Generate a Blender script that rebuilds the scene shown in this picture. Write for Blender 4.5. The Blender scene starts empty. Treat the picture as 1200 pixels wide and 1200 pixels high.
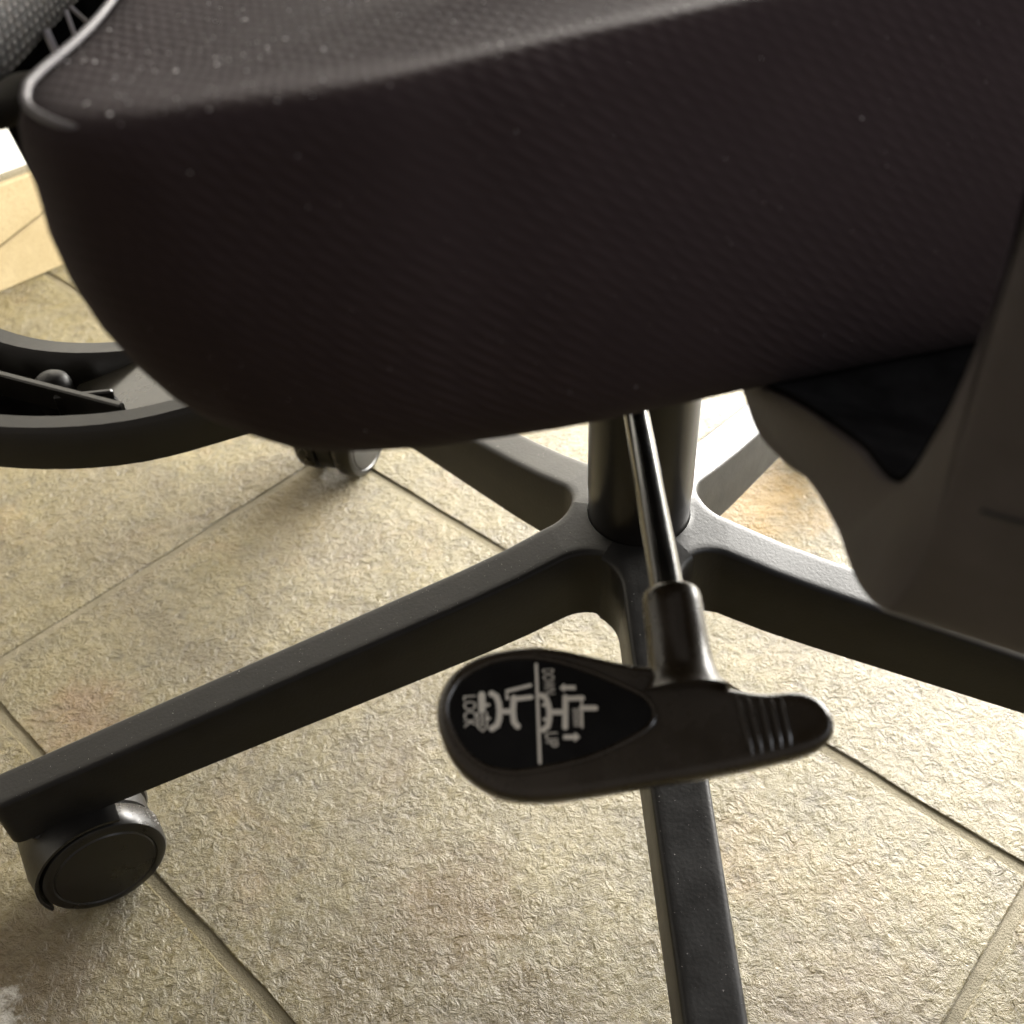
import bpy, bmesh, math, random
from mathutils import Vector, Matrix

random.seed(7)
R = math.radians
scene = bpy.context.scene
COL = scene.collection

# ------------------------------------------------------------------ camera
TH, RO, CAM_H = 0.7293, -0.0533, 0.5175
fwd = Vector((0, math.cos(TH), -math.sin(TH)))
rt = Vector((1, 0, 0)); up = rt.cross(fwd)
cr = rt * math.cos(RO) + up * math.sin(RO)
cu = up * math.cos(RO) - rt * math.sin(RO)
cam_d = bpy.data.cameras.new("camera"); cam = bpy.data.objects.new("camera", cam_d); COL.objects.link(cam)
mw = Matrix((cr, cu, -fwd)).transposed().to_4x4(); mw.translation = (0, 0, CAM_H)
cam.matrix_world = mw
cam_d.sensor_width = 36; cam_d.lens = 36 * 1224.8 / 1200
cam_d.clip_start = 0.01; cam_d.clip_end = 100
cam_d.dof.use_dof = True; cam_d.dof.focus_distance = 0.47; cam_d.dof.aperture_fstop = 12.5
scene.camera = cam

# ------------------------------------------------------------------ light
scene.view_settings.view_transform = 'Standard'; scene.view_settings.look = 'None'
scene.view_settings.exposure = 0.4; scene.view_settings.gamma = 1.0
w = bpy.data.worlds.new("World"); scene.world = w; w.use_nodes = True
bg = w.node_tree.nodes['Background']; bg.inputs[0].default_value = (1.0, 0.90, 0.82, 1); bg.inputs[1].default_value = 0.21

def area(name, loc, target, sx, sy, power, color):
    d = bpy.data.lights.new(name, 'AREA'); d.shape = 'RECTANGLE'; d.size = sx; d.size_y = sy
    d.energy = power; d.color = color
    o = bpy.data.objects.new(name, d); COL.objects.link(o); o.location = loc
    o.rotation_euler = (Vector(target) - Vector(loc)).to_track_quat('-Z', 'Y').to_euler()
    return o
area("window_light", (0.98, 1.50, 0.50), (0.1, 0.45, 0.1), 1.7, 0.74, 172, (1.0, 0.968, 0.91))
area("side_fill_light", (1.30, -0.20, 1.30), (0.1, 0.25, 0.4), 0.9, 0.9, 12, (0.88, 0.92, 1.0))  # bluish fill added from the right to brighten the seat side

# ------------------------------------------------------------------ materials
class NT:
    def __init__(s, name):
        s.m = bpy.data.materials.new(name); s.m.use_nodes = True
        s.t = s.m.node_tree; s.b = s.t.nodes['Principled BSDF']
    def n(s, typ, **kw):
        o = s.t.nodes.new(typ)
        for k, v in kw.items():
            if k.startswith('i_'):
                key = k[2:]; key = int(key) if key.isdigit() else key.replace('_', ' ')
                o.inputs[key].default_value = v
            else: setattr(o, k, v)
        return o
    def l(s, a, b): s.t.links.new(a, b)
    def pos(s): return s.n('ShaderNodeNewGeometry').outputs['Position']
    def noise(s, scale, detail=4, rough=.55, dist=0., vec=None, typ='FBM'):
        o = s.n('ShaderNodeTexNoise', i_Scale=scale, i_Detail=detail, i_Roughness=rough, i_Distortion=dist)
        s.l(vec if vec else s.pos(), o.inputs['Vector']); return o.outputs['Fac']
    def ramp(s, fac, *stops):
        r = s.n('ShaderNodeValToRGB'); e = r.color_ramp.elements
        while len(e) < len(stops): e.new(.5)
        for el, (p, c) in zip(e, stops): el.position = p; el.color = (*c, 1) if len(c) == 3 else c
        s.l(fac, r.inputs[0]); return r.outputs[0]
    def mix(s, fac, a, b, blend='MIX'):
        m = s.n('ShaderNodeMix', data_type='RGBA', blend_type=blend)
        for sock, v in ((m.inputs[0], fac), (m.inputs[6], a), (m.inputs[7], b)):
            if hasattr(v, 'links'): s.l(v, sock)
            elif isinstance(v, tuple): sock.default_value = (*v, 1)
            else: sock.default_value = v
        return m.outputs[2]
    def math(s, op, a, b=None, clamp=False):
        m = s.n('ShaderNodeMath', operation=op, use_clamp=clamp)
        for i, v in enumerate((a, b)):
            if v is None: continue
            if hasattr(v, 'links'): s.l(v, m.inputs[i])
            else: m.inputs[i].default_value = v
        return m.outputs[0]
    def bump(s, h, strength, dist, prev=None):
        o = s.n('ShaderNodeBump', i_Strength=strength, i_Distance=dist); s.l(h, o.inputs['Height'])
        if prev: s.l(prev, o.inputs['Normal'])
        return o.outputs[0]
    def set(s, color=None, rough=None, normal=None, spec=None, coat=None, metal=None):
        for key, v in (('Base Color', color), ('Roughness', rough), ('Specular IOR Level', spec), ('Metallic', metal), ('Coat Weight', coat)):
            if v is None: continue
            if hasattr(v, 'links'): s.l(v, s.b.inputs[key])
            else: s.b.inputs[key].default_value = (*v, 1) if isinstance(v, tuple) else v
        if normal: s.l(normal, s.b.inputs['Normal'])
        return s.m

def plastic(name, col, rough, grain=900, bump=.25, spec=.5, dist=.0004, var=1.0):
    t = NT(name)
    g = t.noise(grain, 3, .5)
    d = t.noise(60, 5, .65)
    c = t.ramp(d, (.35, col), (.75, tuple(min(1, x * 1.35 + .004) for x in col)))
    r = t.ramp(d, (.3, (rough - .05 * var,) * 3), (.8, (rough + .08 * var,) * 3))
    return t.set(c, r, t.bump(g, bump, dist), spec)

def fabric(name, col, scale, strength, sheen=0.015):
    t = NT(name)
    mp = t.n('ShaderNodeMapping'); mp.inputs['Rotation'].default_value = (R(20), R(35), R(28)); t.l(t.pos(), mp.inputs[0])
    a = t.n('ShaderNodeTexWave', wave_type='BANDS', bands_direction='X', i_Scale=scale, i_Distortion=1.4, i_Detail=1.0); t.l(mp.outputs[0], a.inputs[0])
    b = t.n('ShaderNodeTexWave', wave_type='BANDS', bands_direction='DIAGONAL', i_Scale=scale * 1.1, i_Distortion=1.4, i_Detail=1.0); t.l(mp.outputs[0], b.inputs[0])
    h = t.math('MULTIPLY', a.outputs['Fac'], b.outputs['Fac'])
    h = t.math('MULTIPLY', h, t.ramp(t.noise(16, 4, .6), (.35, (.25,) * 3), (.62, (1,) * 3)))
    fz = t.noise(900, 3, .7); n = t.noise(40, 5, .7)
    c = t.mix(t.math('MULTIPLY', t.math('ADD', h, t.math('MULTIPLY', fz, .5)), .26), t.ramp(n, (.3, col), (.8, tuple(x * 1.25 for x in col))), tuple(min(1, x * 1.9) for x in col))
    m = t.set(c, .85, t.bump(t.math('ADD', h, t.math('MULTIPLY', fz, .4)), strength, .0007), .08)
    t.b.inputs['Sheen Weight'].default_value = sheen; t.b.inputs['Sheen Roughness'].default_value = .45
    t.b.inputs['Sheen Tint'].default_value = (.9, .86, .85, 1)
    return m

def slate():
    t = NT('slate_tile'); p = t.pos()
    # curly flaking relief
    warp = t.n('ShaderNodeTexNoise', i_Scale=150, i_Detail=4); t.l(p, warp.inputs['Vector'])
    off = t.n('ShaderNodeVectorMath', operation='SCALE'); t.l(warp.outputs['Color'], off.inputs[0]); off.inputs['Scale'].default_value = .007
    v = t.n('ShaderNodeVectorMath', operation='ADD'); t.l(p, v.inputs[0]); t.l(off.outputs[0], v.inputs[1]); v = v.outputs[0]
    n1 = t.noise(135, 6, .62, .5, v)
    rid = t.math('SUBTRACT', 1.0, t.math('MULTIPLY', t.math('ABSOLUTE', t.math('SUBTRACT', n1, .5)), 6.0), clamp=True)
    n2 = t.noise(95, 7, .66, .4, v)
    n3 = t.noise(1100, 4, .7, 0, v)
    n4 = t.noise(22, 4, .55)
    amp = t.ramp(t.noise(34, 4, .6, .5), (.32, (.25,) * 3), (.66, (1.25,) * 3))
    rid = t.math('MULTIPLY', rid, amp, clamp=True)
    h = t.math('ADD', t.math('MULTIPLY', rid, .62), t.math('ADD', t.math('MULTIPLY', n2, 1.5), t.math('ADD', t.math('MULTIPLY', n3, .45), t.math('MULTIPLY', n4, 2.0))))
    big = t.noise(7, 5, .6, .6); mid = t.noise(26, 5, .6, .4)
    base = t.ramp(mid, (.3, (.080, .060, .013)), (.5, (.136, .105, .029)), (.72, (.188, .151, .056)))
    rust = t.ramp(t.noise(11, 6, .65, .8), (.54, (0, 0, 0)), (.70, (1, 1, 1)))
    base = t.mix(t.math('MULTIPLY', rust, .6), base, (.185, .105, .026))
    grey = t.ramp(big, (.5, (0, 0, 0)), (.7, (1, 1, 1)))
    base = t.mix(t.math('MULTIPLY', grey, .5), base, (.165, .138, .080))
    blot = t.ramp(t.noise(5.5, 6, .7, 1.0), (.47, (0, 0, 0)), (.60, (1, 1, 1)))
    base = t.mix(t.math('MULTIPLY', blot, .68), base, (.075, .052, .016))
    base = t.mix(t.math('MULTIPLY', rid, .34), base, (.31, .26, .135))
    base = t.mix(t.ramp(n2, (.30, (.55,) * 3), (.48, (0, 0, 0))), base, (.05, .035, .016))
    # rusty stains and brown patches; the rear-right leg's amber shadow is painted among them
    for (sx_, sy_, r_, k_, col_s) in ((-.040, .268, .038, .9, (.115, .066, .004)), (-.085, .236, .036, .8, (.095, .062, .006)), (.005, .215, .030, .7, (.10, .064, .006)), (-.272, .408, .030, .45, (.20, .095, .035)), (.180, .580, .055, .95, (.24, .135, .006)), (-.252, .250, .045, .85, (.085, .050, .008)), (-.160, .603, .045, .8, (.115, .078, .014)), (.15, .20, .05, .4, (.16, .10, .05))):
        sb_ = t.n('ShaderNodeVectorMath', operation='SUBTRACT'); t.l(p, sb_.inputs[0]); sb_.inputs[1].default_value = (sx_, sy_, 0)
        le_ = t.n('ShaderNodeVectorMath', operation='LENGTH'); t.l(sb_.outputs[0], le_.inputs[0])
        dd_ = t.math('ADD', le_.outputs['Value'], t.math('MULTIPLY', t.math('SUBTRACT', t.noise(38, 6, .7), .5), r_ * 2.4))
        fs = t.ramp(dd_, (r_ * .35, (k_,) * 3), (r_ * 1.25, (0, 0, 0)))
        base = t.mix(fs, base, col_s)
    # dried whitish spill near the front left corner
    sub = t.n('ShaderNodeVectorMath', operation='SUBTRACT'); t.l(p, sub.inputs[0]); sub.inputs[1].default_value = (-.268, .226, 0)
    ln = t.n('ShaderNodeVectorMath', operation='LENGTH'); t.l(sub.outputs[0], ln.inputs[0])
    dd = t.math('ADD', ln.outputs['Value'], t.math('MULTIPLY', t.math('SUBTRACT', t.noise(60, 5, .7), .5), .06))
    stain = t.ramp(dd, (.006, (1, 1, 1)), (.016, (0, 0, 0)))
    base = t.mix(t.math('MULTIPLY', stain, .8), base, (.66, .63, .56))
    rr = t.ramp(n2, (.3, (.46,) * 3), (.7, (.28,) * 3))
    return t.set(base, rr, t.bump(h, 1.0, .0022), .66)

def grout():
    t = NT('grout'); n = t.noise(900, 4, .7); m = t.noise(40, 4, .6)
    c = t.mix(t.ramp(m, (.3, (0, 0, 0)), (.7, (1, 1, 1))), (.17, .145, .085), (.24, .205, .130))
    return t.set(c, .62, t.bump(t.math('ADD', n, t.math('MULTIPLY', m, 2.0)), 1.0, .0016), .4)

def wallpaint():
    t = NT('wall_paint'); return t.set((.82, .79, .72), .7, t.bump(t.noise(180, 4, .6), .2, .001), .3)

def skirt():
    t = NT('skirting_stone'); n = t.noise(500, 4, .7); m = t.noise(25, 5, .6)
    c = t.ramp(m, (.3, (.32, .25, .13)), (.7, (.40, .32, .18)))
    c = t.mix(t.ramp(n, (.35, (.6,) * 3), (.5, (0, 0, 0))), c, (.22, .165, .09))
    return t.set(c, .6, t.bump(n, .6, .0008), .4)

def meshknit():
    t = NT('knit_mesh'); p = t.pos()
    sx = t.n('ShaderNodeSeparateXYZ'); t.l(p, sx.inputs[0])
    wob = t.math('MULTIPLY', t.math('SUBTRACT', t.noise(260, 3, .6), .5), 2.2)
    ky = t.math('ADD', t.math('MULTIPLY', sx.outputs['Y'], 1500.0), wob); kz = t.math('ADD', t.math('MULTIPLY', sx.outputs['Z'], 3300.0), wob)
    # knit loops: rows offset by half a loop
    row = t.math('SINE', kz); lp_ = t.math('SINE', t.math('ADD', ky, t.math('MULTIPLY', t.math('SIGN', t.math('SINE', t.math('MULTIPLY', kz, .5))), 1.2)))
    h = t.math('ADD', t.math('MULTIPLY', t.math('MULTIPLY', t.math('ADD', row, 1.0), t.math('ADD', lp_, 1.0)), .25), 0.0)
    n = t.noise(420, 3, .7)
    hh = t.math('MULTIPLY', h, t.math('ADD', t.math('MULTIPLY', n, 1.6), .2))
    c = t.ramp(hh, (.08, (.004, .0035, .003)), (.35, (.016, .013, .012)), (.85, (.075, .067, .064)))
    c = t.mix(t.ramp(t.noise(300, 2, .6), (.45, (0, 0, 0)), (.65, (.5, .5, .5))), c, (.035, .024, .016))
    return t.set(c, .75, t.bump(h, 1.0, .0009), .25)

M = {}
M['tile'] = slate(); M['grout'] = grout(); M['wall'] = wallpaint(); M['skirt'] = skirt()
M['fabric'] = fabric('seat_fabric', (.0220, .0152, .0156), 128, .34)
M['top_fabric'] = M['fabric']
M['piping'] = plastic('piping_vinyl', (.050, .043, .048), .55, 700, .15, .5)
M['nylon'] = plastic('base_nylon', (.0075, .0068, .006), .44, 620, .22, .30, .0005)
M['nylon_dark'] = plastic('dark_nylon', (.012, .011, .010), .45, 700, .3)
M['brown_plastic'] = plastic('bracket_plastic', (.056, .048, .049), .55, 500, .25)
M['lift'] = plastic('lift_paint', (.007, .0062, .006), .31, 500, .02, .38, .0002, .2)
M['chrome'] = plastic('rod_steel', (.010, .009, .008), .2, 400, .04, .5)
M['lever'] = plastic('lever_plastic', (.020, .0145, .0085), .27, 800, .12, .5)
M['label'] = plastic('label_plate', (.0035, .0032, .0030), .5, 500, .05, .10)
M['gloss'] = plastic('caster_gloss', (.004, .0034, .0028), .3, 300, .05, .55)
M['caster'] = plastic('caster_nylon', (.005, .0045, .004), .38, 600, .2)
t = NT('print_ink'); M['ink'] = t.set((.62, .58, .50), .6, None, .3)
t = NT('dust_specks'); M['dust'] = t.set((.60, .57, .55), .8, None, .2)
t = NT('hair_fibre'); M['hair'] = t.set((.35, .32, .27), .5, None, .5)
M['reflect_tan'] = plastic('reflect_tan_plastic', (.05, .045, .034), .2, 500, .04, .8)  # tan colour stands in for light reflected at the channel's end
M['gloss_black'] = plastic('support_plastic', (.012, .0105, .008), .33, 500, .08, .55)
M['matte'] = plastic('frame_matte', (.020, .017, .013), .85, 500, .1, .12)
M['rib'] = plastic('rib_plastic', (.30, .28, .29), .6, 400, .1)
M['mesh'] = meshknit()
M['black'] = plastic('shell_shade_black', (.0045, .0042, .0042), .9, 400, .1, .0)  # black parts, and the sheets that stand in for shade

# ------------------------------------------------------------------ mesh helpers
HUB = Vector((.0659, .4041, 0))

def obj(name, verts, faces, mat, parent=None, smooth=True, origin=None, angle=35):
    """verts in world coordinates; stored relative to origin (default: the chair's base point when parented)."""
    me = bpy.data.meshes.new(name)
    o0 = Vector(origin) if origin is not None else (HUB.copy() if parent is not None else Vector((0, 0, 0)))
    me.from_pydata([tuple(Vector(v) - o0) for v in verts], [], faces)
    bm = bmesh.new(); bm.from_mesh(me)
    bmesh.ops.remove_doubles(bm, verts=bm.verts, dist=1e-6)
    bmesh.ops.recalc_face_normals(bm, faces=bm.faces)
    for f in bm.faces: f.smooth = smooth
    if smooth:
        for e in bm.edges:
            if len(e.link_faces) == 2 and e.calc_face_angle(0) > R(angle): e.smooth = False
    bm.to_mesh(me); bm.free()
    me.materials.append(mat)
    o = bpy.data.objects.new(name, me); COL.objects.link(o)
    if parent is not None:
        o.parent = parent; o.location = o0 - world_of(parent)
    else: o.location = o0
    return o
def world_of(o):
    v = Vector(o.location)
    while o.parent: o = o.parent; v += Vector(o.location)
    return v

def catmull(pts, n, closed=False):
    P = [Vector(p) for p in pts]; out = []; m = len(P)
    rng = range(m) if closed else range(m - 1)
    for i in rng:
        g = (lambda k: P[k % m]) if closed else (lambda k: P[max(0, min(m - 1, k))])
        a, b, c, d = g(i - 1), g(i), g(i + 1), g(i + 2)
        for j in range(n):
            s = j / n
            out.append(.5 * ((2 * b) + (c - a) * s + (2 * a - 5 * b + 4 * c - d) * s * s + (3 * b - a - 3 * c + d) * s ** 3))
    if not closed: out.append(P[-1].copy())
    return out

def rings_mesh(rings, closed_rings=True, cap0=True, cap1=True, loop=False):
    n = len(rings[0]); V = [v for r in rings for v in r]; F = []
    m = len(rings)
    for i in range(m if loop else m - 1):
        a, b = i * n, ((i + 1) % m) * n
        for j in range(n if closed_rings else n - 1):
            k = (j + 1) % n
            F.append((a + j, a + k, b + k, b + j))
    if closed_rings and not loop:
        if cap0: F.append(tuple(range(n - 1, -1, -1)))
        if cap1: F.append(tuple(range((m - 1) * n, m * n)))
    return V, F

def tube(path, rad, seg=12, closed=False, flat=1.0):
    P = [Vector(p) for p in path]; m = len(P); rings = []
    rad = rad if isinstance(rad, (list, tuple)) else [rad] * m
    ref = None
    for i, p in enumerate(P):
        if closed: t = P[(i + 1) % m] - P[i - 1]
        else: t = P[min(i + 1, m - 1)] - P[max(i - 1, 0)]
        t.normalize()
        if ref is None: ref = Vector((0, 0, 1)) if abs(t.z) < .9 else Vector((1, 0, 0))
        a = (ref - t * ref.dot(t)).normalized(); b = t.cross(a); ref = a
        rings.append([p + (a * math.cos(2 * math.pi * k / seg) * flat + b * math.sin(2 * math.pi * k / seg)) * rad[i] for k in range(seg)])
    return rings_mesh(rings, True, True, True, closed)

def lathe(profile, origin, axis, seg=40):
    """profile: list of (r, h) from bottom to top along axis."""
    ax = Vector(axis).normalized(); ref = Vector((0, 0, 1)) if abs(ax.z) < .9 else Vector((1, 0, 0))
    a = (ref - ax * ref.dot(ax)).normalized(); b = ax.cross(a); O = Vector(origin)
    rings = [[O + ax * h + (a * math.cos(2 * math.pi * k / seg) + b * math.sin(2 * math.pi * k / seg)) * max(r, 1e-5) for k in range(seg)] for r, h in profile]
    return rings_mesh(rings)

def join(*vf):
    V, F = [], []
    for v, f in vf:
        o = len(V); V += list(v); F += [tuple(i + o for i in q) for q in f]
    return V, F

def box(c, ex, ey, ez, b=.002):
    """bevelled box, c centre, ex/ey/ez half-extent vectors"""
    c = Vector(c); ex, ey, ez = Vector(ex), Vector(ey), Vector(ez)
    lx, ly, lz = ex.length, ey.length, ez.length
    rings = []
    for sz, ins in ((-1, b), (-1 + b / lz, 0), (1 - b / lz, 0), (1, b)):
        rx, ry = (lx - ins) / lx, (ly - ins) / ly; bx, by = (lx - b) / lx, (ly - b) / ly
        if ins: pts = [(-bx, -by), (bx, -by), (bx, by), (-bx, by)]; pts = [q for q in pts for _ in (0, 1)]
        else: pts = [(-1, -by), (-bx, -1), (bx, -1), (1, -by), (1, by), (bx, 1), (-bx, 1), (-1, by)]
        if ins: pts = [pts[0], pts[0], pts[2], pts[2], pts[4], pts[4], pts[6], pts[6]]
        rings.append([c + ex * x + ey * y + ez * sz for x, y in pts])
    return rings_mesh(rings)

def empty(name, loc, parent=None):
    o = bpy.data.objects.new(name, None); COL.objects.link(o); o.empty_display_size = .05
    o.location = Vector(loc) - (world_of(parent) if parent else Vector((0, 0, 0)))
    if parent: o.parent = parent
    return o

# ------------------------------------------------------------------ setting: floor, tiles, wall, skirting
PSI = .7958
U = Vector((math.cos(PSI), math.sin(PSI), 0)); N = Vector((-U.y, U.x, 0))
U0, V0, PU, PV, GAP, WALL_V = .0716, .0041, .3095, .5635, .0058, 1.0378
def uv(u, v, z=0): return U * u + N * v + Vector((0, 0, z))

fl = obj('floor', [uv(-3, -3, -.0012), uv(4, -3, -.0012), uv(4, WALL_V + .05, -.0012), uv(-3, WALL_V + .05, -.0012)], [(0, 1, 2, 3)], M['grout'], None, False)
fl['kind'] = 'structure'

def tile_mesh(lu, lv, seed):
    rnd = random.Random(seed); pts = []
    nu, nv = 14, 24
    for i in range(nu): pts.append((lu * i / nu, 0, 0, 1))
    for i in range(nv): pts.append((lu, lv * i / nv, -1, 0))
    for i in range(nu): pts.append((lu * (1 - i / nu), lv, 0, -1))
    for i in range(nv): pts.append((0, lv * (1 - i / nv), 1, 0))
    low, edge, top = [], [], []
    k = len(pts); cx, cy = lu / 2, lv / 2
    for (x, y, ax, ay) in pts:
        j = rnd.uniform(0, .0005) if rnd.random() < .85 else rnd.uniform(.0004, .0014)
        sx = 1 if x < cx else -1; sy = 1 if y < cy else -1
        def ins(d):
            xx, yy = x, y
            if x < 1e-6 or x > lu - 1e-6: xx = x + sx * d
            if y < 1e-6 or y > lv - 1e-6: yy = y + sy * d
            return xx, yy
        a = ins(j * .5); b = ins(j); c = ins(j + rnd.uniform(.0004, .0010))
        low.append((*a, -.006)); edge.append((*b, -rnd.uniform(.0003, .0007))); top.append((*c, 0))
    V, F = rings_mesh([low, edge, top], True, False, True)
    me = bpy.data.meshes.new('tile')
    me.from_pydata(V, [], F); me.materials.append(M['tile']); me.update()
    for p in me.polygons: p.use_smooth = False
    return me
variants = [tile_mesh(PU - GAP, PV - GAP, s) for s in range(4)]
cut_len = WALL_V - (V0 + PV) - .002
cuts = [tile_mesh(PU - GAP, cut_len, 40 + s) for s in range(2)]
tm = Matrix.Rotation(PSI, 4, 'Z')
rnd = random.Random(3)
for iu in range(-5, 8):
    for iv in range(-4, 2):
        me = cuts[rnd.randrange(2)] if iv == 1 else variants[rnd.randrange(4)]
        o = bpy.data.objects.new('tile', me); COL.objects.link(o); o.parent = fl
        o.matrix_local = Matrix.Translation(uv(U0 + iu * PU, V0 + iv * PV, rnd.uniform(-.0002, .0002))) @ tm

def wall_slab(u0, u1, z0, z1, v0, v1):
    V = [uv(u, v, z) for z in (z0, z1) for (u, v) in ((u0, v0), (u1, v0), (u1, v1), (u0, v1))]
    return V, [(3, 2, 1, 0), (4, 5, 6, 7), (0, 1, 5, 4), (1, 2, 6, 5), (2, 3, 7, 6), (3, 0, 4, 7)]
wl = obj('wall', *wall_slab(-2.2, 3.4, -.004, 1.6, WALL_V + .004, WALL_V + .12), M['wall'], None, False)
wl['kind'] = 'structure'
# skirting stones with slanted joints
z1, sl = .100, .30
u = -1.66
for k in range(8):
    L_ = .62
    a0, a1 = u + .004, u + L_ - .004
    sh = z1 / sl
    V = [];
    for v, ch in ((WALL_V + .003, 0), (WALL_V - .009, 0), (WALL_V - .011, .002)):
        V += [uv(a0 + ch, v, 0.001), uv(a1 - ch, v, 0.001), uv(a1 + sh - ch, v, z1 - ch), uv(a0 + sh + ch, v, z1 - ch)]
    F = [(0, 1, 2, 3), (11, 10, 9, 8)]
    for b in (0, 4):
        for i in range(4): F.append((b + i, b + 4 + i, b + 4 + (i + 1) % 4, b + (i + 1) % 4))
    s = obj('skirting_stone', V, F, M['skirt'], None, False); s.parent = wl
    u += L_
jb = obj('skirting_bed', *wall_slab(-2.2, 3.4, .0005, z1 + .004, WALL_V - .006, WALL_V + .003), M['grout'], None, False); jb.parent = wl

# ------------------------------------------------------------------ the chair
chair = empty('office_chair', HUB)
chair['label'] = 'dark office swivel chair with padded seat, black five-star base and printed adjustment lever'
chair['category'] = 'chair'

AL, S, H0 = .325, .1842, .1533
LEG_AZ = [AL + math.pi + k * 2 * math.pi / 5 + d for k, d in enumerate((0, -.008, -.075, -.05, .0))]

# --- five-star base: one moulding, hub and five legs
def leg_half(u, k=0):  return .0128 + (.0012 if k == 1 else 0) - .0022 * min(1, u / .33)
def star_base():
    V, F = [], []
    LEN = .344
    for k in range(5):
        az = LEG_AZ[k]
        lo = (az - LEG_AZ[k - 1]) % (2 * math.pi) / 2; hi = (LEG_AZ[(k + 1) % 5] - az) % (2 * math.pi) / 2
        du = Vector((math.cos(az), math.sin(az), 0)); dv = Vector((-du.y, du.x, 0))
        rho = .021
        # outline half-width as a function of station
        def side(half):
            w0 = .0128 + (.0012 if k == 1 else 0); d = (w0 + rho) / math.sin(half); cx, cy = d * math.cos(half), d * math.sin(half)
            a0 = math.pi + half; a1 = math.pi * 1.5       # from boundary ray to leg edge
            pts = []
            for i in range(15):
                a = a0 + (a1 - a0) * i / 14
                pts.append((cx + rho * math.cos(a), cy + rho * math.sin(a)))
            return pts, cx
        pl, cxl = side(lo); ph, cxh = side(hi)
        stations = []
        for i in range(15): stations.append(((ph[i][0], ph[i][1]), (pl[i][0], -pl[i][1])))
        u0 = max(cxl, cxh)
        for i in range(1, 13):
            u = u0 + (LEN - .007 - u0) * i / 12
            stations.append(((u, leg_half(u, k)), (u, -leg_half(u, k))))
        for i in range(1, 5):
            a = i / 4 * math.pi / 2 * .8
            wv = leg_half(.33, k) - .007 + .007 * math.cos(a)
            u = LEN - .007 + .007 * math.sin(a)
            stations.append(((u, wv), (u, -wv)))
        def topz(u, r): return H0 - S * u + (.0035 if r < .05 else .0035 * max(0, 1 - (r - .05) / .03))
        def depth(u): return .0445 - .0135 * min(1, max(0, (u - .05) / .27))
        NV = 8; BR = .0026
        rows = []
        for i, ((ua, va), (ub, vb)) in enumerate(stations):
            # normals of outline for the edge rounding
            def nrm(idx, s):
                q0 = stations[max(0, i - 1)][idx]; q1 = stations[min(len(stations) - 1, i + 1)][idx]
                tx, ty = q1[0] - q0[0], q1[1] - q0[1]; l = math.hypot(tx, ty)
                return (-ty / l * s, tx / l * s)
            na, nb = nrm(0, 1), nrm(1, -1)
            row = []
            def P(u, v, dz):
                p = du * u + dv * v; r = p.length
                z = topz(u, r) + dz
                return HUB + p + Vector((0, 0, z))
            # + side, bottom to top
            row.append(P(ua, va, -depth(ua)))
            row.append(P(ua, va, -depth(ua) * .5))
            for q in range(4):
                a = q / 3 * math.pi / 2; ins = BR * (1 - math.cos(a)); dz = -BR * (1 - math.sin(a))
                row.append(P(ua - na[0] * ins, va - na[1] * ins, dz))
            A = Vector((ua - na[0] * BR, va - na[1] * BR)); B = Vector((ub - nb[0] * BR, vb - nb[1] * BR))
            for q in range(1, NV):
                c = A.lerp(B, q / NV); row.append(P(c.x, c.y, 0))
            for q in range(3, -1, -1):
                a = q / 3 * math.pi / 2; ins = BR * (1 - math.cos(a)); dz = -BR * (1 - math.sin(a))
                row.append(P(ub - nb[0] * ins, vb - nb[1] * ins, dz))
            row.append(P(ub, vb, -depth(ub) * .5))
            row.append(P(ub, vb, -depth(ub)))
            rows.append(row)
        # hub wedge: from the first row to the socket
        first = rows[0]
        o = len(V)
        n = len(rows[0])
        for r_ in rows: V += r_
        for i in range(len(rows) - 1):
            for j in range(n - 1): F.append((o + i * n + j, o + i * n + j + 1, o + (i + 1) * n + j + 1, o + (i + 1) * n + j))
            F.append((o + i * n + n - 1, o + i * n, o + (i + 1) * n, o + (i + 1) * n + n - 1))
        e = o + (len(rows) - 1) * n
        F.append(tuple(e + j for j in range(n)))
        # fan toward the socket ring
        top_ids = [o + j for j in range(5, 5 + NV + 1)]
        ring = []
        for j in range(NV + 1):
            a = az + hi - (hi + lo) * j / NV
            ring.append(len(V)); V.append(HUB + Vector((math.cos(a) * .0268, math.sin(a) * .0268, topz(.024, 0) )))
        low = []
        for j in range(NV + 1):
            a = az + hi - (hi + lo) * j / NV
            low.append(len(V)); V.append(HUB + Vector((math.cos(a) * .0268, math.sin(a) * .0268, topz(.024, 0) - .012)))
        for j in range(NV):
            F.append((top_ids[j], ring[j], ring[j + 1], top_ids[j + 1]))
            F.append((ring[j], low[j], low[j + 1], ring[j + 1]))
        c = len(V); V.append(HUB + Vector((0, 0, topz(.024, 0) - .04)))
        F.append((o, o + n - 1, c))
    return V, F
base = obj('star_base', *star_base(), M['nylon'], chair, True, None, 50)
boss = obj('hub_boss', *lathe([(.0, .078), (.019, .078), (.0205, .081), (.021, .086), (.0275, .092), (.029, .104), (.030, .118), (.0, .118)], HUB, (0, 0, 1), 36), M['nylon'], chair)
boss.parent = base; boss.location = HUB - world_of(base)

# --- gas lift
lift = obj('gas_lift', *lathe([(.0, .100), (.0262, .100), (.0262, .168), (.0266, .170), (.0266, .330), (.0, .330)], HUB, (0, 0, 1), 64), M['lift'], chair)
col_ = obj('lift_collar', *lathe([(.0255, .146), (.0300, .1462), (.0300, .1478), (.0278, .1486), (.0262, .1486)], HUB, (0, 0, 1), 64), M['nylon_dark'], chair)
col_.parent = lift; col_.location = HUB - world_of(lift)

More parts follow.
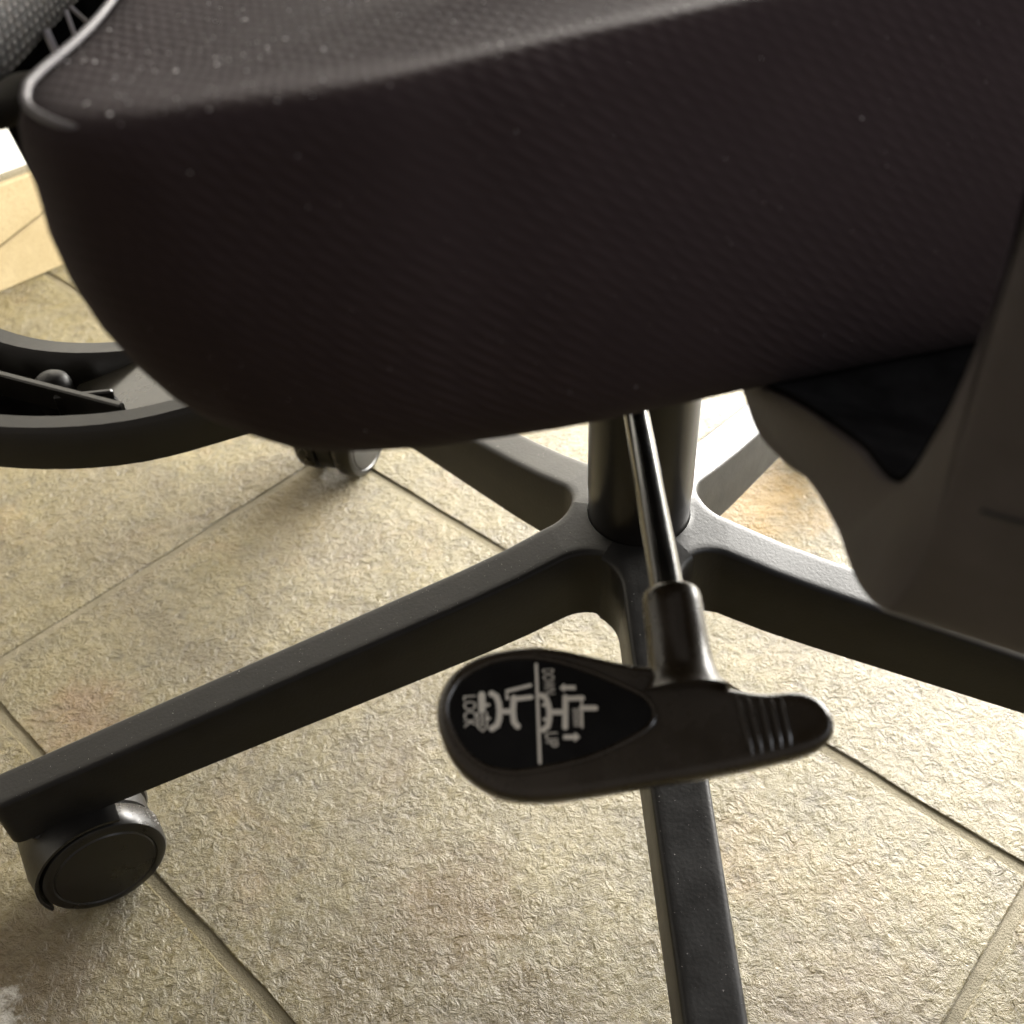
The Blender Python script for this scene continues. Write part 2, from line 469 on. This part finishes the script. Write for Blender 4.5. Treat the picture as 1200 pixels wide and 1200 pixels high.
# --- casters (origin at the pivot on the floor plane)
def caster_parts(root_loc):
    """axle along +x of the caster's own frame; hood leans back along -y"""
    O = Vector((0, 0, 0))
    wr, cz, off = .0315, .0317, .013
    wheels = []
    for s in (1, -1):
        prof = [(.0, .0080), (wr - .004, .0080), (wr - .0012, .0090), (wr, .0110), (wr, .0215), (wr - .001, .0235), (wr - .0030, .0245), (wr - .0055, .0246), (wr - .0062, .0240), (wr - .0070, .0247), (.014, .0256), (.0, .0260)]
        wheels.append(lathe(prof, (0, off, cz), (s, 0, 0), 56))
    # hood: a curved cover between and over the wheels
    V, F = [], []
    rings = []
    for x in (-.0068, -.0055, 0, .0055, .0068):
        ring = []
        rr = wr + (-.004 if abs(x) > .006 else -.0022)
        for i in range(28):
            a = R(-35) + R(250) * i / 27
            ring.append(Vector((x, off + math.cos(a) * rr, cz + math.sin(a) * rr)))
        rings.append(ring)
    hood = rings_mesh(rings)
    # wider mudguard over the top rear of the wheels
    rings = []
    for x in (-.0235, -.021, -.011, 0, .011, .021, .0235):
        ring = []
        o1 = wr + .0042 - (.0015 if abs(x) > .02 else 0); i1 = wr + .0012
        for i in range(16):
            a = R(62) + R(140) * i / 15; ring.append(Vector((x, off + math.cos(a) * o1, cz + math.sin(a) * o1)))
        for i in range(15, -1, -1):
            a = R(62) + R(140) * i / 15; ring.append(Vector((x, off + math.cos(a) * i1, cz + math.sin(a) * i1)))
        rings.append(ring)
    guard = rings_mesh(rings)
    stem = lathe([(.0, .048), (.0125, .048), (.0135, .051), (.0135, .060), (.009, .063), (.0065, .066), (.0065, .078), (.0, .078)], (0, 0, 0), (0, 0, 1), 28)
    return wheels, join(hood, stem), guard
wh, hd, gd = caster_parts(None)
cast0 = obj('caster', *hd, M['caster'], None, True, (0, 0, 0)); cast0.parent = chair
g0 = obj('caster_hood', *gd, M['caster'], None, True, (0, 0, 0)); g0.parent = cast0
for q in wh:
    w0 = obj('wheel', *q, M['gloss'], None, True, (0, 0, 0)); w0.parent = cast0
SWIVEL = [R(-60), R(40), R(150), R(20), R(157)]
R_TIP = [.324, .318, .318, .318, .318]
for k in range(5):
    if k == 0: c = cast0
    else:
        c = cast0.copy(); COL.objects.link(c)
        for ch in cast0.children[:3]:
            d = ch.copy(); COL.objects.link(d); d.parent = c
    a = LEG_AZ[k]
    c.location = Vector((math.cos(a) * R_TIP[k], math.sin(a) * R_TIP[k], 0))
    c.rotation_euler = (0, 0, SWIVEL[k])
CASTERS = [o for o in chair.children if o.name.startswith('caster')]

# --- seat cushion: stacked outlines, rim above, tucked in below
RIM = [(-.0905, .2105, .4475), (-.0868, .2010, .448), (-.0780, .1925, .449), (-.0670, .1890, .4495), (-.0555, .1898, .450), (-.027, .196, .450), (-.002, .208, .450), (.031, .224, .450), (.10, .247, .452), (.20, .270, .452), (.285, .300, .450),
       (.330, .345, .447), (.345, .42, .446), (.33, .54, .447), (.27, .60, .449), (.13, .605, .450), (.0, .585, .450), (-.075, .54, .447), (-.100, .45, .446), (-.093, .34, .4465), (-.0895, .262, .4465), (-.0920, .222, .4470)]
LOW = [(-.0772, .2290, .357), (-.0748, .2220, .3568), (-.0705, .2155, .3563), (-.0630, .2100, .3558), (-.050, .2045, .354), (-.030, .2025, .354), (-.009, .2035, .354), (.022, .207, .355), (.080, .218, .358), (.18, .238, .362), (.26, .270, .362),
       (.300, .330, .362), (.310, .42, .360), (.30, .52, .360), (.25, .575, .360), (.13, .58, .358), (.0, .565, .356), (-.055, .52, .356), (-.075, .45, .356), (-.077, .35, .356), (-.076, .28, .356), (-.077, .243, .357)]
NS = 8
rim = catmull(RIM, NS, True); low = catmull(LOW, NS, True)
cen = Vector((.12, .40, 0))
def outn(L_, i):
    t = L_[(i + 1) % len(L_)] - L_[i - 1]; return Vector((t.y, -t.x, 0)).normalized()
def seat_ring(t, out, drop=0):
    """t: 0 at rim, 1 at bottom; out: outward bulge"""
    r = []
    for i in range(len(rim)):
        p = rim[i].lerp(low[i], t); n = outn(rim, i).lerp(outn(low, i), t).normalized(); r.append(p + n * out - Vector((0, 0, drop)))
    return r
rings = []
top_c = Vector((.12, .40, .450))
for f, dz in ((.04, .004), (.2, .004), (.4, .0035), (.6, .002), (.75, .000), (.87, -.0015), (.93, -.0004), (.955, .0000), (.975, .0002), (.988, .0000), (.996, -.0004)):
    rings.append([Vector((top_c.x + (p.x - top_c.x) * f, top_c.y + (p.y - top_c.y) * f, p.z - .0020 + dz)) for p in rim])
for t, o_ in ((0, .0006), (.012, .0018), (.04, .0036), (.10, .0056), (.2, .0075), (.32, .0105), (.45, .0122), (.58, .0122), (.70, .0105), (.80, .0080), (.88, .0045), (.95, -.0008), (1.0, -.0075), (1.04, -.018)):
    rings.append(seat_ring(t, o_, max(0, .0030 * (1 - t / .3))))
rings.append([Vector((top_c.x + (p.x - top_c.x) * .6, top_c.y + (p.y - top_c.y) * .6, .358)) for p in low])
rings.append([Vector((top_c.x + (p.x - top_c.x) * .05, top_c.y + (p.y - top_c.y) * .05, .358)) for p in low])
seat = obj('seat', *rings_mesh(rings), M['fabric'], chair, True, None, 180)
pp = [p + Vector((0, 0, -.0012 - .0046 * min(1, max(0, (p.x + .089) / .026)) * (1 if p.y < .36 else 0))) for p in rim]
pip = obj('piping', *tube(pp, .0009, 10, True), M['piping'], chair); pip.parent = seat; pip.location = HUB - world_of(seat)
# plastic pan under the cushion
pan_r = [[Vector((top_c.x + (p.x - top_c.x) * s, top_c.y + (p.y - top_c.y) * s, z)) for p in low] for s, z in ((.84, .356), (.87, .354), (.865, .351), (.84, .349), (.3, .349))]
pan = obj('seat_pan', *rings_mesh(pan_r), M['black'], chair)

# --- tilt mechanism under the seat, in front of and around the column
mech = obj('tilt_mechanism', *join(box((.135, .415, .322), (.115, .012, 0), (-.006, .055, 0), (0, 0, .0265), .004),
        box((.175, .295, .338), (.095, .016, 0), (-.008, .052, 0), (0, 0, .0105), .003)), M['black'], chair)

# --- armrest bracket at the near side
FW = Vector((math.cos(R(10)), math.sin(R(10)), 0)); LT = Vector((-FW.y, FW.x, 0))
OUT = [(.262, .356), (.232, .352), (.2187, .3469), (.2068, .3424), (.190, .3455), (.1765, .3500), (.1613, .3487), (.1545, .3455), (.148, .3433), (.139, .3450), (.132, .3530), (.1278, .3719), (.1270, .388), (.1272, .407), (.1275, .429), (.129, .445), (.131, .50), (.134, .57), (.136, .640)]
INN = [(.262, .364), (.232, .3605), (.220, .3585), (.2082, .3585), (.194, .3640), (.180, .3690), (.1605, .3748), (.1545, .3752), (.1490, .3756), (.1442, .3778), (.1405, .3830), (.1372, .394), (.1345, .4045), (.1325, .418), (.1320, .430), (.1320, .445), (.137, .50), (.142, .57), (.146, .640)]
P0x = Vector((.066, .227, 0)) - LT * (Vector((.066, .227, 0)).dot(LT))
SW = Vector((.085, -.046, -.004))
def bracket():
    n = 6; a = [Vector((q, z, 0)) for q, z in OUT]; b = [Vector((q, z, 0)) for q, z in INN]
    a = catmull(a, n); b = catmull(b, n); m = len(a)
    secs = []
    for s, ins in ((0.0, .0022), (.006, .0008), (.022, .0), (.5, 0), (.975, 0), (.992, .0008), (1.0, .0024)):
        ring = []
        for i in range(m):
            d = (b[i] - a[i]).normalized(); ring.append(a[i] + d * ins)
        for i in range(m - 1, -1, -1):
            d = (a[i] - b[i]).normalized(); ring.append(b[i] + d * ins)
        secs.append([P0x + LT * p.x + Vector((0, 0, p.y)) + SW * s for p in ring])
    return rings_mesh(secs)
br = obj('armrest_bracket', *bracket(), M['brown_plastic'], chair, True, None, 50)

shade_path = catmull([Vector((q, z, 0)) for q, z in INN[0:14]], 5)
secs = []
for sft in (.014, 1.0):
    ring = []
    for i, p in enumerate(shade_path):
        tg = (shade_path[min(i + 1, len(shade_path) - 1)] - shade_path[max(0, i - 1)]).normalized(); nn_ = Vector((tg.y, -tg.x, 0)); nn_ = -nn_ if nn_.y < -abs(nn_.x) or (abs(nn_.y) < abs(nn_.x) and nn_.x < 0) else nn_
        ring.append((p, nn_))
    secs.append([P0x + LT * (p + n_ * .0012).x + Vector((0, 0, (p + n_ * .0012).y)) + SW * sft for p, n_ in ring] + [P0x + LT * p.x + Vector((0, 0, p.y)) + SW * sft - n_.y * Vector((0, 0, .0005)) for p, n_ in reversed(ring)])
shade_mesh = rings_mesh(secs)
br_shade = obj('bracket_shade', *shade_mesh, M['black'], chair, True, None, 50); br_shade.parent = br; br_shade.location = HUB - world_of(br)  # black sheet over the bracket's inner face, standing in for shade there

ap = P0x + LT * .141 + Vector((0, 0, .652)) + SW * .5
arm_r = []
for dz, ins in ((-.014, .006), (-.012, .001), (-.004, 0), (.006, .001), (.011, .006), (.012, .014)):
    ring = []
    for k in range(48):
        a = 2 * math.pi * k / 48; ca, sa = math.cos(a), math.sin(a)
        ring.append(ap + FW * ((.120 - ins) * math.copysign(abs(ca) ** .55, ca)) + LT * ((.042 - ins) * math.copysign(abs(sa) ** .55, sa)) + Vector((0, 0, dz)))
    arm_r.append(ring)
obj('arm_pad', *rings_mesh(arm_r), M['nylon_dark'], chair)
sm = [P0x + LT * .1268 + Vector((0, 0, .3865)) + SW * q for q in (.06, .2, .4, .6, .8, 1.0)]
seam = obj('seam', *tube(sm, .0005, 8), M['nylon_dark'], chair); seam.parent = br; seam.location = HUB - world_of(br)

# --- rear support bar: open channel with ribs, sweeping back from under the seat
def support():
    path = catmull([(.03, .372, .292), (-.06, .362, .290), (-.105, .352, .289), (-.150, .338, .288), (-.200, .343, .290), (-.250, .365, .300), (-.300, .385, .325), (-.33, .40, .37)], 7)
    secs = []
    for i, p in enumerate(path):
        t = (path[min(i + 1, len(path) - 1)] - path[max(0, i - 1)]).normalized()
        side = Vector((t.y, -t.x, 0)).normalized()            # toward the far side (path runs to -x)
        side = Vector((-t.y, t.x, 0)).normalized()            # near side
        upv = side.cross(t); upv = upv if upv.z > 0 else -upv
        taper = 1.0 - .25 * min(1, max(0, (p.x + .10) / .05)) if p.x > -.10 else 1.0
        hw = .0290 * taper; prof = [(hw, -.013), (hw + .0005, .0035), (hw - .001, .0058), (hw - .0075, .0062), (hw - .0090, .0050), (hw - .0095, -.009),
                                   (-hw + .0125, -.009), (-hw + .0095, .0050), (-hw + .0085, .0062), (-hw + .001, .0060), (-hw, .0035), (-hw, -.013), (-hw + .006, -.017), (hw - .006, -.017)]
        secs.append([p + side * a + upv * b for a, b in prof])
    return rings_mesh(secs)
sup = obj('back_support', *support(), M['gloss_black'], chair)
def shade_strip():
    path = catmull([(-.02, .366, .2815), (-.06, .362, .2815), (-.105, .352, .2806), (-.150, .340, .2796), (-.200, .346, .2816), (-.250, .362, .2915)], 7)
    secs = []
    for i, p in enumerate(path):
        t = (path[min(i + 1, len(path) - 1)] - path[max(0, i - 1)]).normalized(); side = Vector((-t.y, t.x, 0)).normalized() * .0190
        u_ = Vector((0, 0, .0005)); secs.append([p + side + u_, p - side + u_, p - side - u_ * 3, p + side - u_ * 3])
    return rings_mesh(secs)
sub_ = obj('channel_shade', *shade_strip(), M['black'], chair); sub_.parent = sup; sub_.location = HUB - world_of(sup)  # black strip that paints the shade inside the channel
def sub(name, vf, mat, par, **k):
    o = obj(name, *vf, mat, chair, **k); o.parent = par; o.location = HUB - world_of(par); return o
def slab(p0, p1, th, h):
    p0, p1 = Vector(p0), Vector(p1); d = p1 - p0; s = Vector((-d.y, d.x, 0)).normalized() * th / 2
    return box((p0 + p1) / 2, d / 2, s, (0, 0, h / 2), min(.0006, th * .3))
sub('rib', slab((-.203, .349, .290), (-.142, .320, .290), .003, .011), M['gloss_black'], sup)
sub('rib', slab((-.172, .332, .2875), (-.150, .334, .2875), .0025, .010), M['gloss_black'], sup)
sub('rib', slab((-.172, .366, .288), (-.110, .356, .288), .0025, .010), M['gloss_black'], sup)
wv = [(-.172, .3185, .2815), (-.172, .358, .2815), (-.160, .3185, .2855), (-.160, .359, .2855), (-.140, .3195, .2925), (-.140, .362, .2925), (-.105, .330, .2935), (-.105, .374, .2935)]
wv += [(x, y, z - .004) for x, y, z in wv]
sub('end_web', (wv, [(0, 1, 3, 2), (2, 3, 5, 4), (4, 5, 7, 6), (8, 10, 11, 9), (10, 12, 13, 11), (12, 14, 15, 13), (0, 8, 9, 1), (6, 7, 15, 14), (0, 2, 10, 8), (2, 4, 12, 10), (4, 6, 14, 12), (1, 9, 11, 3), (3, 11, 13, 5), (5, 13, 15, 7)]), M['reflect_tan'], sup, angle=80)
sub('screw_boss', lathe([(0, -.012), (.0075, -.012), (.0072, .001), (.0062, .0035), (.004, .0052), (.0, .006)], (-.176, .343, .2895), (0, 0, 1), 20), M['nylon'], sup)

# --- backrest: frame, knit mesh and pale ribs behind the seat
back = empty('backrest', (-.125, .40, .40), chair)
fr = catmull([(-.21, .20, .62), (-.16, .214, .50), (-.131, .230, .441), (-.1185, .250, .4290), (-.1165, .275, .4245), (-.119, .32, .405), (-.121, .42, .392), (-.121, .60, .392)], 8)
sub('back_frame', tube(fr, .0048, 14), M['matte'], back)
V, F = [], []
nA, nB = 24, 16
bot = catmull([(-.1135, .62, .452), (-.113, .50, .440), (-.1135, .40, .434), (-.1150, .32, .4330), (-.1155, .285, .4330), (-.1165, .262, .4330), (-.122, .246, .4370), (-.135, .230, .450)], 6)
for j in range(nB + 1):
    s = j / nB
    for p in bot: V.append(p + Vector((-.09 * s, .0, .20 * s)) + Vector((.010 * math.sin(math.pi * s), 0, 0)))
n = len(bot)
for j in range(nB):
    for i in range(n - 1): F.append((j * n + i, j * n + i + 1, (j + 1) * n + i + 1, (j + 1) * n + i))
sub('mesh_panel', (V, F), M['mesh'], back)
sub('back_cover', box((-.137, .44, .40), (.004, 0, 0), (0, .135, 0), (-.012, 0, .075), .003), M['black'], back)

for p0, p1, r_ in (((-.1145, .2905, .4345), (-.1120, .2880, .4255), .0011), ((-.1150, .3100, .4335), (-.1110, .3010, .4255), .0006), ((-.1150, .3140, .4335), (-.1110, .3180, .4255), .0006)):
    sub('back_rib', tube([Vector(p0), Vector(p0).lerp(Vector(p1), .5), Vector(p1)], r_, 8), M['rib'], back)
# --- height lever
LN = Vector((0, -.38, .925)).normalized(); LX = Vector((1, 0, 0)); LY = LN.cross(LX)
LP0 = Vector((.0282, .1662, .2953))
def lp(x, y, h=0.): return LP0 + LX * (x / 1000) + LY * (y / 1000) + LN * (h / 1000)
OUTL = [(-50.85, 4.57), (-49.16, 11.16), (-44.96, 16.09), (-37.06, 19.94), (-25.52, 21.22), (-16.42, 19.75), (-7.46, 17.1), (1.44, 14.71), (9.26, 13.33), (18.13, 11.66), (24.41, 7.82), (29.76, 5.91), (36.33, 4.86), (44.5, 4.83), (50.0, 2.28), (52.63, -2.85), (51.3, -7.68), (45.87, -11.13), (33.45, -13.73), (17.94, -15.93), (2.61, -17.47), (-10.48, -18.91), (-22.39, -19.77), (-32.05, -19.05), (-39.48, -15.9), (-45.84, -10.17), (-49.64, -2.71)]
LABL = [(-48.18, 3.74), (-46.47, 9.85), (-42.28, 14.29), (-33.72, 17.61), (-23.43, 17.51), (-12.27, 14.05), (-2.47, 9.3), (3.9, 5.48), (6.16, 1.48), (4.63, -2.5), (-1.7, -6.16), (-11.92, -10.01), (-22.99, -12.04), (-31.74, -12.65), (-39.29, -10.52), (-45.04, -4.73)]
def inset(P, d):
    m = len(P); r = []
    for i in range(m):
        t = P[(i + 1) % m] - P[i - 1]; r.append(P[i] + Vector((t.y, -t.x, 0)).normalized() * d)
    return r
oc = catmull([(x, y, 0) for x, y in OUTL], 4, True)
rings = []
for ins, h in ((2.2, -9.0), (.7, -8.3), (0, -6.5), (0, -2.6), (.25, -1.6), (.9, -.7), (1.7, -.15), (2.6, 0.0), (4.2, -.25)):
    rings.append([lp(p.x, p.y, h) for p in inset(oc, ins)])
lever = obj('adjustment_lever', *rings_mesh(rings), M['lever'], chair, True, None, 50)
lc = catmull([(x, y, 0) for x, y in LABL], 4, True)
lci = inset(lc, .9)
sub('label_plate', rings_mesh([[lp(p.x, p.y, -.6) for p in lci], [lp(p.x, p.y, .02) for p in lci], [lp(p.x, p.y, .05) for p in inset(lc, 1.4)]]), M['label'], lever, angle=20)
sub('label_rim', tube([lp(p.x, p.y, -.15) for p in lc], .00075, 8, True), M['lever'], lever)
for (a, b) in (((27.82, 4.4), (29.82, -11.6)), ((30.71, 4.1), (32.27, -11.3)), ((33.82, 3.7), (34.97, -10.8)), ((36.67, 3.4), (37.46, -10.3)), ((39.3, 3.2), (39.9, -9.8))):
    sub('grip_ridge', tube([lp(*Vector(a).lerp(Vector(b), q / 6), -.20) for q in range(7)], [.0003] + [.0009] * 5 + [.0003], 8), M['lever'], lever)
rod_a = lp(14.0, 33.0, -3.5); rod_b = Vector((.0468, .308, .2905)); rdir = (rod_b - rod_a).normalized()
sub('lever_rod', tube([rod_a - rdir * .004, rod_a, rod_b, rod_b + rdir * .075], .0047, 20), M['chrome'], lever)
sl0, sl1 = lp(14.6, 36.5, -3.6), lp(15.2, 7.0, -4.2)
st = [sl0 + (sl1 - sl0) * q for q in (0, .0, .03, .08, .2, .5, .75, .9, 1.0)]
sub('lever_sleeve', tube(st[1:], [.0060, .0074, .0081, .0083, .0083, .0087, .0098, .0122], 28), M['lever'], lever)

# print on the label
inkV, inkF = [], []
def stroke(pts, wd=1.3, h=.12):
    wd *= .84
    """flat inked stroke with round ends"""
    P = [Vector(p) for p in pts]; outl_l, outl_r = [], []
    for i, p in enumerate(P):
        t = (P[min(i + 1, len(P) - 1)] - P[max(0, i - 1)]).normalized(); nn = Vector((-t.y, t.x)) * wd / 2
        if i == 0: outl_l.append(p - t * wd * .35 + nn * .5); outl_r.append(p - t * wd * .35 - nn * .5)
        outl_l.append(p + nn); outl_r.append(p - nn)
        if i == len(P) - 1: outl_l.append(p + t * wd * .35 + nn * .5); outl_r.append(p + t * wd * .35 - nn * .5)
    o = len(inkV)
    for a in outl_l + outl_r: inkV.append(lp(a.x, a.y, h))
    m = len(outl_l)
    for i in range(m - 1): inkF.append((o + i, o + i + 1, o + m + i + 1, o + m + i))
def poly(pts, h=.12):
    o = len(inkV)
    for x, y in pts: inkV.append(lp(x, y, h))
    inkF.append(tuple(range(o, o + len(pts))))
def flush(name):
    global inkV, inkF
    o = sub(name, (inkV, inkF), M['ink'], lever, smooth=False); inkV, inkF = [], []; return o
stroke([(-23.91, 15.6), (-24.5, -10.7)], .95); flush('divider_line')
# seat symbol with lock
stroke([(-25.7, 9.9), (-32.2, 8.6), (-32.0, 6.6)], 1.1); stroke([(-25.6, 6.7), (-29.9, 6.4)], 1.5, .121)
stroke([(-30.3, 6.9), (-30.75, 3.2), (-30.6, .3), (-29.6, -1.0)], 1.9, .122); stroke([(-30.9, 3.1), (-33.8, 3.3)], 1.7, .123)
stroke([(-36.3, 8.3), (-34.9, 7.4), (-34.3, 5.4), (-34.2, 3.36), (-34.4, 1.4), (-35.0, -.3), (-36.6, -1.2)], 1.9, .124); flush('chair_symbol')
stroke([(-38.7, 8.2), (-38.8, 3.8)], 2.2); stroke([(-36.9, 5.2), (-37.8, 5.2)], .9, .121); stroke([(-36.9, 1.6), (-37.8, 1.6)], .9, .121)
stroke([(-39.9, 3.3), (-39.95, -.6), (-38.8, -1.7), (-37.7, -.6), (-37.6, 3.2)], .55, .122); stroke([(-38.8, 3.0), (-38.85, -.4)], .6, .123); flush('lock_symbol')
# seat symbol with height scale
stroke([(-23.2, 7.1), (-21.9, 6.2), (-21.4, 4.4), (-21.2, 2.4), (-21.4, .4), (-21.9, -1.3), (-23.3, -2.3)], 1.8); stroke([(-22.8, 4.4), (-21.3, 4.4)], 1.0, .121); stroke([(-22.8, .6), (-21.3, .6)], 1.0, .121)
stroke([(-21.0, 2.4), (-17.2, 2.25)], 1.7, .122); stroke([(-17.4, -1.9), (-17.1, 2.0), (-16.8, 6.3)], 1.8, .123); stroke([(-16.6, 5.75), (-12.2, 5.72)], 1.6, .124)
flush('chair_symbol')
stroke([(-12.6, 5.6), (-12.7, 3.2), (-13.0, -2.1)], .7); stroke([(-12.9, 3.05), (-9.0, 2.85)], 1.7, .121)
for q in range(8): stroke([(-15.1, 2.8 - q * .62), (-13.2, 2.75 - q * .62)], .34, .122)
flush('height_scale')
poly([(-18.2, 8.75), (-16.9, 9.9), (-16.6, 9.35), (-13.9, 9.2), (-13.9, 8.0), (-16.7, 8.15), (-17.0, 7.6)]); flush('arrow_symbol')
poly([(-13.7, -4.5), (-15.2, -5.75), (-15.4, -5.1), (-18.1, -4.9), (-18.0, -3.7), (-15.3, -3.85), (-15.0, -3.2)]); flush('arrow_symbol')
def text(body, centre, length, cap):
    cu_ = bpy.data.curves.new('lettering', 'FONT'); cu_.body = body; cu_.size = 1; cu_.align_x = 'CENTER'; cu_.align_y = 'CENTER'
    to = bpy.data.objects.new('lettering', cu_); COL.objects.link(to)
    bpy.context.view_layer.update()
    dg = bpy.context.evaluated_depsgraph_get()
    me = bpy.data.meshes.new_from_object(to.evaluated_get(dg))
    vs = [v.co.copy() for v in me.vertices]; fs = [tuple(p.vertices) for p in me.polygons]
    bpy.data.objects.remove(to); bpy.data.meshes.remove(me)
    x0, x1 = min(v.x for v in vs), max(v.x for v in vs); y0, y1 = min(v.y for v in vs), max(v.y for v in vs)
    V = [lp(centre[0] + ((v.y - y0) / (y1 - y0) - .5) * cap, centre[1] - ((v.x - x0) / (x1 - x0) - .5) * length, .12) for v in vs]
    sub('lettering', (V, fs), M['ink'], lever, smooth=False)
text("LOCK", (-41.95, 3.75), 8.4, 3.3)
text("DOWN", (-20.85, 10.6), 6.9, 3.0)
text("UP", (-21.1, -4.85), 3.8, 3.2)

# ------------------------------------------------------------------ dust on the seat, lint on a caster
rnd = random.Random(11)
V, F = [], []
def speck(p, r):
    o = len(V); a = rnd.uniform(0, 6.28)
    for k in range(3): V.append(p + Vector((math.cos(a + k * 2.1) * r, math.sin(a + k * 2.1) * r * rnd.uniform(.5, 1), 0)))
    V.append(p + Vector((0, 0, r * .8)))
    F.extend([(o, o + 2, o + 1), (o, o + 1, o + 3), (o + 1, o + 2, o + 3), (o + 2, o, o + 3)])
deps = bpy.context.evaluated_depsgraph_get(); bpy.context.view_layer.update()
from mathutils.bvhtree import BVHTree
sb = BVHTree.FromObject(seat, deps)
for i in range(900):
    x, y = rnd.uniform(-.10, .30), rnd.uniform(.18, .56)
    if rnd.random() < .5: x, y = rnd.gauss(-.045, .035), rnd.gauss(.235, .03)
    h = sb.ray_cast(Vector((x, y, .6)) - HUB, Vector((0, 0, -1)))
    if h[0] is None or h[1].z < .75: continue
    speck(h[0] + HUB, abs(rnd.gauss(0, .00020)) + .00012)
for i in range(130):
    z_ = rnd.uniform(.37, .445); x_ = rnd.uniform(-.09, .16)
    h = sb.ray_cast(Vector((x_, .05, z_)) - HUB, Vector((0, 1, 0)))
    if h[0] is not None: speck(h[0] + HUB, abs(rnd.gauss(0, .00010)) + .00006)
d = sub('dust', (V, F), M['dust'], seat, smooth=False); d['kind'] = 'stuff'
V, F = [], []
bb = BVHTree.FromObject(base, deps)
for i in range(900):
    a = rnd.choice(LEG_AZ[:2] + LEG_AZ); r_ = rnd.uniform(.03, .33); wv_ = rnd.uniform(-.012, .012)
    x, y = math.cos(a) * r_ - math.sin(a) * wv_, math.sin(a) * r_ + math.cos(a) * wv_
    h = bb.ray_cast(Vector((x, y, .4)), Vector((0, 0, -1)))
    if h[0] is None or h[1].z < .8: continue
    speck(h[0] + HUB, abs(rnd.gauss(0, .00010)) + .00006)
d = sub('dust', (V, F), M['dust'], base, smooth=False); d['kind'] = 'stuff'
V, F = [], []
for i in range(420):
    s_ = rnd.choice((1, 1, -1)); x = s_ * rnd.uniform(.010, .019); a = R(rnd.uniform(10, 170)); p = Vector((x, .013 + math.cos(a) * .0315, .0317 + math.sin(a) * .0315))
    if R(62) < a: continue
    o = len(V); r_ = abs(rnd.gauss(0, .00018)) + .0001; n_ = Vector((0, math.cos(a), math.sin(a))); t_ = Vector((1, 0, 0)); b_ = n_.cross(t_)
    V += [p + t_ * r_, p - t_ * r_ * .6 + b_ * r_, p - t_ * r_ * .6 - b_ * r_, p + n_ * r_]; F += [(o, o + 2, o + 1), (o, o + 1, o + 3), (o + 1, o + 2, o + 3), (o + 2, o, o + 3)]
d = obj('dust', V, F, M['dust'], None, False, (0, 0, 0)); d.parent = CASTERS[0]; d['kind'] = 'stuff'
V, F = [], []
lc_ = CASTERS[4]; parts = []
for k in range(46):
    a = rnd.uniform(-2.6, .2); x = rnd.choice((-1, 1)) * rnd.uniform(.0072, .0185); p = []
    da, dx = rnd.uniform(-.14, .14), rnd.uniform(-.0016, .0016)
    for q in range(6):
        r_ = .0317 + rnd.uniform(.0001, .0009) + (.0015 if q in (0, 5) and rnd.random() < .4 else 0)
        aa = a + da * q; p.append(Vector((x + dx * q, (.013 + math.cos(aa) * r_), .0317 + math.sin(aa) * r_)))
    p = [Vector((v.x, v.y, max(v.z, .0006))) for v in p]
    parts.append(tube(p, .00012, 4))
ln = obj('lint', *join(*parts), M['hair'], None, True, (0, 0, 0)); ln.parent = lc_; ln['kind'] = 'stuff'
V, F = [], []
